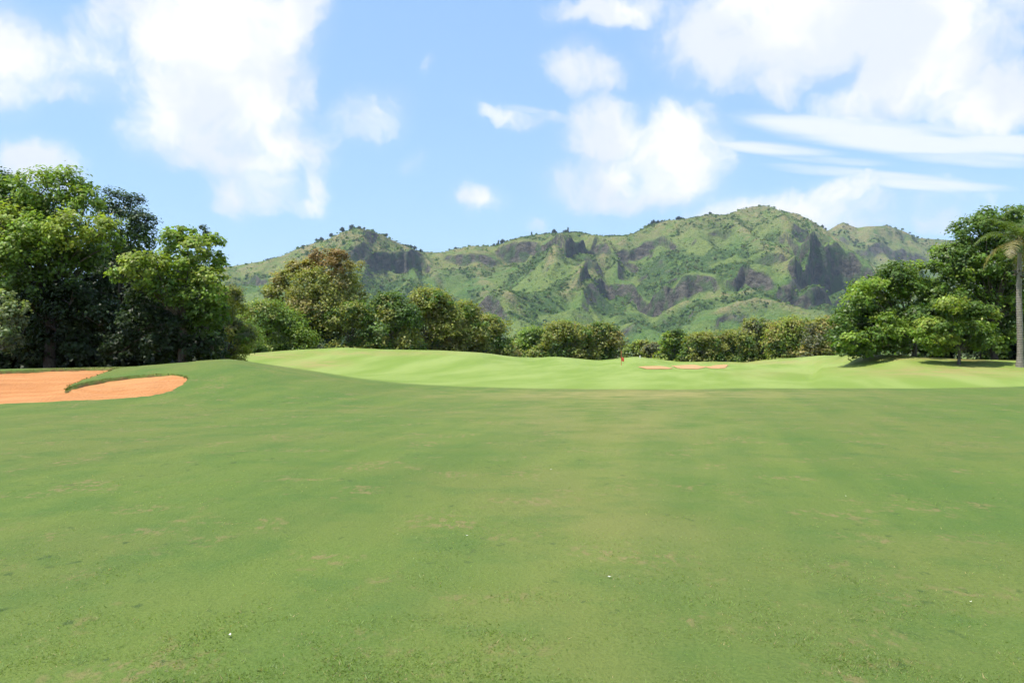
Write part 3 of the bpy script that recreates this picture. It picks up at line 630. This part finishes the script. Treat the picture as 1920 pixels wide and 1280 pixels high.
# scrub and trees left of centre
G2 = "trees behind the grassy mound"
tree("olive_shrub", "olive brown shrub at the edge of the dark left wood", 428, 64, dome(380, 478, 540, 676, 30, [OLIVE, GREY, OLIVE, GREEN], .26, .4, 3), .15, 75, .1, "shrub", fork=.2)
tree("leafy_shrub", "bright green leafy shrub in front of the rust-topped tree", 500, 104, dome(428, 592, 570, 670, 36, [BRIGHT, GREEN, LIME, BRIGHT, OLIVE], .24, .4, 4, .6), .27, 55, .12, "shrub", fork=.2)
tree("olive_shrub", "low bush at the foot of the grassy mound left of the bright shrub", 445, 95, dome(400, 500, 605, 680, 18, [GREEN, BRIGHT, DEEP], .25, .4, 14, .6), .17, 75, .1, "shrub", fork=.2)
tree("dry_tree", "tall olive tree with rust-brown dry top and pale bare branches", 592, 112,
     [(600, 484, 22, RUST, 0), (630, 480, 20, RUST, 0), (616, 502, 26, RUST, -1), (645, 502, 18, TAN, 0), (575, 508, 26, TAN, 0), (550, 520, 24, OLIVE, 0), (590, 528, 32, OLIVE, -2), (630, 532, 28, TAN, -1), (532, 550, 28, OLIVE, 0), (570, 555, 34, OLIVE, -2), (610, 562, 36, OLIVE, -2.5), (645, 560, 24, OLIVE, 0),
      (520, 580, 24, OLIVE, 0), (550, 590, 28, OLIVE, -1), (590, 595, 30, GREEN, -2), (630, 595, 28, OLIVE, -1), (600, 625, 30, DEEP, -1), (640, 630, 26, DEEP, 0), (560, 625, 28, GREEN, 0), (530, 615, 22, GREEN, 0), (512, 548, 20, OLIVE, .5), (508, 575, 24, OLIVE, 1), (525, 525, 20, TAN, .5), (560, 500, 20, TAN, .5), (655, 530, 22, OLIVE, .5), (668, 560, 22, OLIVE, .5), (655, 595, 26, OLIVE, 0), (490, 600, 24, OLIVE, 1), (610, 590, 34, OLIVE, -3), (570, 580, 30, TAN, -3)], .32, 100, .24, bark=BARK_PALE, group=G2)
tree("feathery_tree", "thin feathery brown tree beside the rust-topped tree", 662, 116, [(655, 500, 12, TAN, 0), (668, 510, 12, OLIVE, 0), (676, 495, 8, TAN, 0), (660, 530, 15, OLIVE, 0), (672, 540, 12, TAN, 0), (662, 560, 16, OLIVE, 0), (668, 590, 20, DEEP, 0)], .22, 38, .12, group=G2)
tree("dark_shrub", "dark bush in the gap right of the rust-topped tree", 655, 108, dome(605, 715, 568, 668, 22, [OLIVE, OLIVE, GREEN, DEEP], .25, .4, 16, .6), .3, 50, .14, "shrub", G2, fork=.2)
tree("glossy_tree", "dark glossy broadleaf tree at the top of the mound", 728, 108, dome(672, 788, 550, 668, 30, [DEEP, GREEN, GREEN, OLIVE], .28, .42, 5, .7), .34, 52, .2, group=G2, fork=.25)
tree("brown_tree", "olive-brown rounded tree right of the glossy tree", 800, 116, dome(735, 868, 546, 668, 36, [OLIVE, TAN, OLIVE, OLIVE, GREEN], .26, .4, 6, .7), .34, 52, .22, group=G2, fork=.25)
tree("brown_tree", "olive tree with leaning crown sloping down to the green", 862, 120, dome(806, 918, 570, 670, 32, [OLIVE, OLIVE, GREEN, TAN], .28, .44, 7, .7), .34, 52, .2, group=G2, fork=.25)
tree("brown_tree", "lowest dark olive tree at the right end of the mound row", 922, 126, dome(866, 974, 596, 676, 32, [OLIVE, OLIVE, GREEN, TAN], .28, .44, 8, .7), .34, 52, .18, group=G2, fork=.25)

G3 = "rounded bushes behind the green"
k = 0
for nm, lab, px0, px1, yt, Y, cols in [
    ("round_bush", "bright green end bush left of the wide brown-topped bush", 962, 1035, 615, 146, [BRIGHT, GREEN, LIME]),
    ("round_bush", "wide rounded bush with brownish top left of the flag", 1000, 1120, 606, 142, [OLIVE, TAN, OLIVE, GREEN]),
    ("round_bush", "dark rounded bush directly left of the flag", 1085, 1167, 610, 144, [OLIVE, GREEN, DEEP, TAN]),
    ("pale_bush", "low yellow-green bush in the gap right of the flag", 1168, 1230, 640, 170, [LIME, PALE, OLIVE]),
    ("pale_bush", "dull grey-green bush in the gap before the long hedge", 1205, 1250, 645, 160, [GREY, OLIVE, TAN]),
    ("round_bush", "bright green bush at the left end of the long hedge", 1238, 1300, 622, 148, [BRIGHT, LIME, GREEN, DEEP]),
    ("round_bush", "dark low bush second from the left in the long hedge", 1280, 1350, 626, 144, [GREEN, OLIVE, OLIVE]),
    ("round_bush", "olive bush in the middle of the long hedge", 1330, 1410, 617, 146, [OLIVE, GREEN, OLIVE]),
    ("round_bush", "tall olive-green bush right of the hedge middle", 1385, 1460, 600, 150, [OLIVE, GREEN, OLIVE, GREY]),
    ("round_bush", "rounded yellow-olive bush near the right end of the long hedge", 1440, 1530, 600, 140, [OLIVE, LIME, GREEN, TAN]),
    ("round_bush", "brown-green bush beside the spreading right tree", 1510, 1585, 598, 128, [TAN, OLIVE, GREY])]:
    bot = 680 if px0 < 1500 else 668
    tree(nm, lab, (px0 + px1) / 2, Y, dome(px0 - 6, px1 + 6, yt, bot + 3, 28, cols, .30, .46, 120 + k, .55), .38, 50, .14, "shrub", G3, fork=.2); k += 1
for px, Y, yt, lab in [(990, 175, 628, "the bright bush left of the brown-topped one"), (1100, 180, 626, "the two rounded bushes left of the flag"), (1290, 185, 640, "the left end of the long hedge"), (1370, 182, 632, "the middle of the long hedge"), (1440, 190, 622, "the tall olive-green hedge bush"), (1180, 230, 648, "the gap directly right of the flag"), (1225, 220, 652, "the dull grey-green gap bush"), (770, 150, 575, "the glossy and olive-brown trees"), (850, 150, 590, "the olive tree with leaning crown"), (690, 145, 580, "the thin feathery tree"), (1500, 170, 615, "the yellow-olive hedge bush"), (1560, 150, 610, "the brown-green bush by the right tree"), (560, 140, 590, "the rust-topped tree"), (480, 110, 600, "the bright leafy shrub")]:
    tree("backdrop_bush", "second-row bush behind " + lab, px, Y, dome(px - 52, px + 52, yt, 680, 14, [OLIVE, GREEN, DEEP, GREY], .30, .44, 160 + k, .5), .5, 60, .14, "shrub", "second row of bushes behind the green", fork=.2); k += 1

# right-hand trees
G4 = "spreading trees on the right bank"
def spread(seed, pts, r0, cols, dz=1.5):
    q = np.random.default_rng(seed); o = []
    for px, py in pts:
        for _ in range(2): o.append((px + q.normal(0, 9), py + q.normal(0, 6), r0 * q.uniform(.75, 1.2), cols[q.integers(0, len(cols))], q.uniform(-1, 1) * dz))
    return o
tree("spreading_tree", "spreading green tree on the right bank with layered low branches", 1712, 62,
     spread(1, [(1675, 512), (1650, 530), (1700, 525), (1630, 545), (1680, 548), (1730, 540), (1625, 590), (1660, 595), (1600, 600), (1710, 585), (1750, 570), (1590, 628), (1620, 635), (1655, 630), (1700, 620), (1740, 610), (1605, 650), (1650, 652), (1580, 612), (1770, 590), (1645, 565), (1700, 560), (1735, 575), (1612, 575)], 29, [GREEN, BRIGHT, GREEN, DEEP], 2.2) + [(1640, 610, 30, DEEP, 1.5), (1700, 600, 32, DEEP, 1.5), (1750, 600, 30, DEEP, 1.5), (1680, 640, 26, DEEP, 2), (1600, 640, 24, BRIGHT, -3), (1640, 632, 26, GREEN, -3), (1680, 620, 26, BRIGHT, -3), (1720, 605, 26, GREEN, -3), (1660, 600, 24, BRIGHT, -3), (1630, 655, 18, GREEN, -2.5), (1690, 645, 20, GREEN, -2.5), (1580, 650, 16, GREEN, -2), (1600, 655, 18, GREEN, 0), (1625, 658, 16, GREEN, 0), (1740, 640, 24, DEEP, 2)], .24, 74, .15, group=G4, fork=.3, flat=.72)  # fill clumps darkened for interior shade, low front ones lightened to look lit
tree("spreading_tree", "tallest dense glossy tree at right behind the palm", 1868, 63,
     spread(2, [(1840, 420), (1870, 415), (1905, 415), (1815, 445), (1850, 450), (1895, 450), (1780, 470), (1820, 480), (1860, 485), (1905, 480), (1765, 505), (1800, 515), (1840, 520), (1885, 520), (1765, 545), (1810, 555), (1855, 560), (1900, 560), (1775, 590), (1820, 595), (1870, 600), (1950, 430), (1950, 500), (1960, 570), (1990, 460), (1990, 540), (1840, 635), (1890, 630)], 31, [GREEN, DEEP, GREEN, BRIGHT, GREEN], 2.2) + [(1880, 580, 34, DEEP, 1), (1840, 570, 34, GREEN, -1), (1900, 610, 34, DEEP, .5), (1800, 610, 32, DEEP, 1), (1760, 560, 30, GREEN, 0), (1860, 630, 30, DEEP, 1), (1930, 620, 36, DEEP, 0), (1810, 500, 36, DEEP, 1), (1870, 520, 36, DEEP, 1)], .24, 68, .2, group=G4, fork=.33, flat=.7)  # added fill clumps carry the crown's inner shade in their green
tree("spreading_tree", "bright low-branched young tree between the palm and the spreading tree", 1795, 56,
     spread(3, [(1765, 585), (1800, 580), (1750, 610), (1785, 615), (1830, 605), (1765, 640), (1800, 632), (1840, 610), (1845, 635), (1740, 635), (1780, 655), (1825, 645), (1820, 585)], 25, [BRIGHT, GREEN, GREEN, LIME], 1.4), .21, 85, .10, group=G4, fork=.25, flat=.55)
tree("sprout", "thin dark shoot above the top of the tall right tree", 1838, 65.5, [(1838, 400, 5, BLUE, 0), (1836, 410, 6, DEEP, 0), (1842, 425, 10, DEEP, 0)], .16, 80, .05, group=G4)
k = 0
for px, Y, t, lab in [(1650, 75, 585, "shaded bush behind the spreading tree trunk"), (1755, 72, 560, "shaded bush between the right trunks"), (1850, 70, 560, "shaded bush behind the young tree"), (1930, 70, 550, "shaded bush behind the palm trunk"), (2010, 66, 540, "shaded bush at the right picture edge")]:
    tree("shade_bush", lab, px, Y, dome(px - 65, px + 65, t, 680, 17, [SHADE_DARK, DEEP], .30, .44, 220 + k, .5), .34, 60, .12, "shrub", "shaded bushes under the right trees", fork=.2); k += 1  # shade under the right trees is also put into these leaves' colour

# ---------------------------------------------------------------- palm
def m_palm():
    m, nt, b = material("palm_trunk"); g = G(nt); t = g.n("ShaderNodeTexCoord"); s = g.n("ShaderNodeSeparateXYZ"); g.L(t.outputs["Object"], s.inputs[0])
    ring = g.math('SINE', g.math('MULTIPLY', s.outputs[2], 42.0)); n = g.noise(g.obj(), 5, 5, .6)
    c = g.mix(g.rng(n, .3, .7), (.15, .135, .112), (.235, .215, .18)); c = g.mix(g.math('MULTIPLY', g.rng(ring, .6, 1.), .3), c, (.13, .11, .09))
    g.L(c, b.inputs["Base Color"]); b.inputs["Roughness"].default_value = .9; g.bump(g.math('ADD', g.math('MULTIPLY', ring, .4), n), b, .6, .03); return m
def palm(px, Y, top_py):
    x = pxu(px) * Y; z = float(ground_z(x, Y)) - .05; ht = HC + (YH - top_py) / FPX * Y - z
    root = empty("palm_tree", (x, Y, z))
    hs = np.linspace(-.1, ht, 26); rr = .185 + .08 * np.exp(-(hs / .45) ** 2) + .03 * np.sin(hs / ht * 3.1) - .07 * hs / ht + .006 * np.sin(hs * 42)
    V, F = tube(np.stack([.03 * np.sin(hs), 0 * hs, hs], -1), rr, 18); mesh_np("trunk", V, F, m_palm(), root, smooth=True)
    cs = np.linspace(0, .9, 8); V, F = tube(np.stack([0 * cs, 0 * cs, ht - .05 + cs], -1), .19 - .13 * (cs / .9) ** 1.5, 14)
    mesh_np("crownshaft", V, F, m_plain("crownshaft_green", (.10, .16, .05)), root, smooth=True)
    for i in range(12):                      # dark stubs, a collar that stands for the crown's shade on the trunk
        a = i * 2.4; h = ht - 1.15 - .55 * rng.random(); d = np.array([math.cos(a), math.sin(a), 0])
        V, F = limb(d * .12 + [0, 0, h], d * .40 + [0, 0, h + .05 - .2 * rng.random()], .07, .03, 5, 6, .05)
        mesh_np("collar_stub", V, F, BARK, root, smooth=True)
    for i in range(17):
        a = i * 2.39996 + .3; el0 = math.radians(78 - 6.2 * i + rng.uniform(-5, 5)); L = rng.uniform(2.4, 3.1)
        t = np.linspace(0, 1, 22); e = el0 - t ** 1.4 * math.radians(78)
        ds = L / 21; hx = np.concatenate([[0], np.cumsum(np.cos(e) * ds)[:-1]]); hz = np.concatenate([[0], np.cumsum(np.sin(e) * ds)[:-1]])
        d = np.array([math.cos(a), math.sin(a), 0]); side = np.array([-d[1], d[0], 0])
        P = d[None] * hx[:, None] + np.array([0, 0, 1.])[None] * (hz + ht + .75)[:, None]
        V, F = tube(P, .03 - .024 * t, 5)
        fv, fc = [V], [np.tile([[.20, .19, .07]], (len(V), 1))]; ff = [F]; o = len(V)
        base = np.array([.105, .155, .034]) if i < 12 else np.array([.25, .215, .10])
        for q in range(54):
            s_ = .12 + .88 * q / 53; p = np.array([np.interp(s_, t, P[:, j]) for j in range(3)]); ee = np.interp(s_, t, e)
            fwd = d * math.cos(ee) + np.array([0, 0, math.sin(ee)]); ll = .62 * math.sin(math.pi * (s_ * .86 + .1)) ** .7 * rng.uniform(.8, 1.15)
            for sg in (-1, 1):
                w = side * sg * rng.uniform(.75, 1) + fwd * .5 + np.array([0, 0, rng.uniform(-.45, .3)]); w /= np.linalg.norm(w)
                m_ = p + w * ll * .55 + [0, 0, -.02]; tip = p + w * ll - np.array([0, 0, .22 * ll]); wd = fwd * .022
                fv.append(np.array([p - wd, p + wd, m_ + wd, m_ - wd, tip + wd * .2, tip - wd * .2])); ff.append(np.array([[0, 1, 2, 3], [3, 2, 4, 5]]) + o); o += 6
                fc.append(np.tile(base * rng.uniform(.7, 1.3), (6, 1)))
        mesh_np("frond", np.concatenate(fv), np.concatenate(ff), LEAF, root, col=np.concatenate(fc))
    return tag(root, "palm tree with smooth grey trunk standing at the right picture edge", "palm")
palm(1912, 55, 472)

# ---------------------------------------------------------------- skyline trees on the ridge
def ridge_proto(kind):
    C = []
    if kind == 0: spec = [(0, 0, 5, 3.2), (1.6, 0, 6.5, 2.6), (-1.8, .5, 6, 2.6), (0, -1, 8, 2.4)]
    elif kind == 1: spec = [(0, 0, 3.5, 2.2), (0, 0, 6, 1.9), (0, 0, 8.5, 1.4), (0, 0, 10.5, .9)]
    else: spec = [(0, 0, 3, 3.0), (2.5, 0, 3.4, 2.4), (-2.3, 0, 3.2, 2.4), (0, 0, 4.6, 2.2)]
    Vs = []
    for x, y, z, r in spec:
        V, c = clump_leaves(np.array([x, y, z], float), r, .8, 60, 1.7, (.034, .058, .030)); Vs.append(V); C.append(c)
    V = np.concatenate(Vs); a = mesh_np("crown", V, np.arange(len(V)).reshape(-1, 4), LEAF, col=np.concatenate(C))
    V, F = tube([(0, 0, -2), (0, 0, 3), (.2, 0, 6)], [.45, .35, .15], 6); b = mesh_np("trunk", V, F, BARK)
    return a, b
protos = [ridge_proto(i) for i in range(3)]
used = [False] * 3
runs = [(440, 560, 9, .55), (560, 640, 12, .9), (636, 660, 6, 1.1), (660, 715, 9, .9), (718, 795, 12, .85), (838, 862, 4, .8), (925, 1000, 13, 1.), (1005, 1045, 9, 1.), (1060, 1110, 9, .95), (1120, 1178, 7, .7), (1178, 1230, 8, .8), (1212, 1255, 9, 1.), (1255, 1335, 12, .8), (1340, 1400, 5, .5), (1460, 1550, 12, .7)]
skyT, depT = table(SKY), None
PLACE = ['far left shoulder', 'left slope of the rounded left peak', 'top of the rounded left peak', 'right side of the rounded left peak top', 'slope falling right from the left peak', 'first knob right of the saddle', 'rise left of the middle hilltop', 'middle hilltop', 'hilltop right of the middle', 'level stretch before the big mountain', 'first rise of the big mountain', 'left shoulder of the big mountain', 'long upper left ridge of the big mountain', 'ridge just left of the highest summit', 'ridge falling right from the highest summit']
for (a, b, cnt, sz), place in zip(runs, PLACE):
    cen = rng.uniform(a, b, max(2, cnt // 3))
    for px in np.clip(cen[rng.integers(0, len(cen), cnt)] + rng.normal(0, 5.0, cnt), a, b):
        u = (px - 960) / FPX; j = int(np.clip(np.interp(u, R.us, np.arange(R.nu)), 0, R.nu - 1))
        ang_ = (R.Z[:, j] - HC) / R.Y[:, j]; i = int(np.argmax(ang_))
        k = int(rng.choice([0, 0, 1, 2], p=[.3, .2, .15, .35])); s_ = sz * rng.uniform(.6, 1.5)
        root = empty("ridge_tree", (R.X[i, j], R.Y[i, j], R.Z[i, j] - 1.0 - 1.4 * s_)); root.scale = (s_ * rng.uniform(.8, 1.2), s_, s_ * rng.uniform(.8, 1.15)); root.rotation_euler = (0, 0, rng.uniform(0, 6.28))
        for p in protos[k]:
            q = p if not used[k] else p.copy()
            if used[k]: COL.objects.link(q)
            q.parent = root
        used[k] = True
        tag(root, "small dark skyline tree on the " + place, "tree", "trees along the mountain skyline")

# ---------------------------------------------------------------- flag, marker, soil, petals, turf
fx, fy = hit(1165, 686, 60, 150); fz = float(ground_z(fx, fy))
root = empty("golf_flag", (fx, fy, fz)); PH = (686 - 657) / FPX * fy
V, F = tube([(0, 0, -.1), (0, 0, PH * .5), (0, 0, PH)], [.022, .022, .018], 8); mesh_np("pole", V, F, m_plain("flagstick_red", (.55, .10, .06)), root, smooth=True)
gx = np.linspace(0, .40, 9); gz = np.linspace(0, .40, 7); A, B = np.meshgrid(gx, gz)
fold = .09 * np.sin(A * 14 + B * 3) * A / .40
V = np.stack([A * .72 - .02 - .12, fold, PH * .33 + B - A * .22], -1).reshape(-1, 3); V[:, 0] += .14
fl = mesh_np("flag", V, grid_faces(7, 9), m_plain("flag_red", (.62, .075, .035)), root, smooth=True)
sm_ = fl.modifiers.new("thick", 'SOLIDIFY'); sm_.thickness = .006
th = np.linspace(0, 6.283, 16, endpoint=False); V, F = tube([(0, 0, -.02), (0, 0, .012)], [.054, .054], 16); mesh_np("cup_rim", V, F, m_plain("cup_white", (.75, .75, .72)), root)
tag(root, "red flag on a thin pin standing on the green", "flag")

mx_, my_ = hit(1200, 671.5, 60, 150); my_ = my_ if my_ < 145 else 128.0; mx_ = pxu(1200) * my_
V, F = tube([(0, 0, -.1), (0, 0, .36), (0, 0, .40)], [.05, .05, .02], 8)
o = mesh_np("marker_stake", V, F, m_plain("stake_white", (.75, .75, .72)), smooth=True); o.location = (mx_, my_, float(ground_z(mx_, my_))); tag(o, "small white marker stake on the mound right of the flag", "stake")

sx_, sy_ = pxu(432) * 74, 74.0
r_ = np.linspace(0, 1, 9)[:, None]; t_ = np.linspace(0, 2 * np.pi, 25)[None, :]
A = r_ * np.cos(t_) * 1.05; B = r_ * np.sin(t_) * .8; hh = .30 * (1 - r_ ** 2) * (.6 + .9 * fbm(A * 2.5 + 9, B * 2.5, 3, 12)) - .08
o = mesh_np("soil_heap", np.stack([A, B, hh], -1), grid_faces(9, 25), m_plain("red_soil", (.30, .13, .075), .95), smooth=True); o.location = (sx_, sy_, float(ground_z(sx_, sy_)) + .02)
tag(o, "low heap of red soil at the edge of the left wood", "soil")

WHITE = m_plain("petal_white", (.8, .79, .72))
for px, py, s_, lab in [(1142, 1083, .013, "bright white petal on the fairway, lower right of the picture centre"), (1033, 881, .012, "white petal on the fairway nearest the picture centre"), (432, 1192, .013, "white petal on the fairway near the bottom left"), (1585, 931, .010, "white petal on the right side of the fairway"), (1817, 1129, .009, "white petal near the bottom right corner of the fairway"), (876, 1005, .010, "small white petal left of the bright central petal")]:
    x, y = hit(px, py, 2.5, 60); z = float(ground_z(x, y))
    t_ = np.linspace(0, 2 * np.pi, 11)[None, :]; r_ = np.linspace(0, 1, 4)[:, None]
    A = r_ * np.cos(t_) * s_; B = r_ * np.sin(t_) * s_ * (.65 + .25 * np.cos(t_)); hh = .012 + .5 * r_ ** 2 * s_ * (.6 + .5 * np.cos(2 * t_))
    o = mesh_np("fallen_petal", np.stack([A, B, hh], -1), grid_faces(4, 11), WHITE, smooth=True); o.location = (x, y, z); o.rotation_euler = (0, 0, rng.uniform(0, 6)); tag(o, lab, "petal", "white petals on the fairway")

# short turf blades, tufts and clippings close to the viewer
n = 185000
yy = 3.4 + (1 - rng.random(n)) ** -.55 * 1.0 - 1.0; yy = np.where(yy > 24, rng.uniform(3.5, 14, n), yy)
xx = rng.uniform(-.66, .66, n) * yy
keep = fbm(xx * 1.1, yy * 1.1, 4, 15) + rng.normal(0, .07, n) > .45; xx, yy = xx[keep], yy[keep]; n = len(xx)
tuft = fbm(xx * 2.3, yy * 2.3, 4, 33)
zz = ground_z(xx, yy) - .003; hgt = rng.uniform(.005, .016, n) + .012 * sstep(.58, .75, tuft) * rng.random(n)
an = rng.uniform(0, 6.283, n); wd = rng.uniform(.0014, .0032, n) * (1 + yy / 9); le = rng.normal(0, 1.1, (n, 2)) * hgt[:, None]
p0 = np.stack([xx - np.cos(an) * wd, yy - np.sin(an) * wd, zz], -1); p1 = np.stack([xx + np.cos(an) * wd, yy + np.sin(an) * wd, zz], -1); p2 = np.stack([xx + le[:, 0], yy + le[:, 1], zz + hgt], -1)
cc = np.where(rng.random((n, 1)) < .08, np.array([[.32, .26, .13]]), np.array([[.165, .235, .058]])) * rng.uniform(.7, 1.4, (n, 1))
o = mesh_np("turf_blades", np.stack([p0, p1, p2], 1).reshape(-1, 3), np.arange(3 * n).reshape(-1, 3), LEAF, col=np.repeat(cc, 3, 0))
tag(o, "short fairway grass blades and clippings near the viewer", "grass", kind="stuff")

# ---------------------------------------------------------------- haze
def box(name, lo, hi):
    v = [(x, y, z) for z in (lo[2], hi[2]) for y in (lo[1], hi[1]) for x in (lo[0], hi[0])]
    return mesh_np(name, v, [(0, 2, 3, 1), (4, 5, 7, 6), (0, 1, 5, 4), (2, 6, 7, 3), (0, 4, 6, 2), (1, 3, 7, 5)])
HZ = box("haze", (-5200, -200, -180), (5200, 6200, 620)); tag(HZ, "thin pale blue air over the whole valley", "haze", kind="stuff")
hm = bpy.data.materials.new("haze_air"); hm.use_nodes = True; nt = hm.node_tree; nt.nodes.clear()
pv = nt.nodes.new("ShaderNodeVolumePrincipled"); pv.inputs["Color"].default_value = (.62, .78, 1.0, 1); pv.inputs["Density"].default_value = 0.00006; pv.inputs["Anisotropy"].default_value = 0.1
mo = nt.nodes.new("ShaderNodeOutputMaterial"); nt.links.new(pv.outputs[0], mo.inputs["Volume"]); HZ.data.materials.append(hm)
tri = sum(len(o.data.polygons) * (2 if len(o.data.polygons) and o.data.polygons[0].loop_total == 4 else 1) for o in COL.objects if o.type == 'MESH')
print("TRIS", tri, "OBJECTS", len(COL.objects))
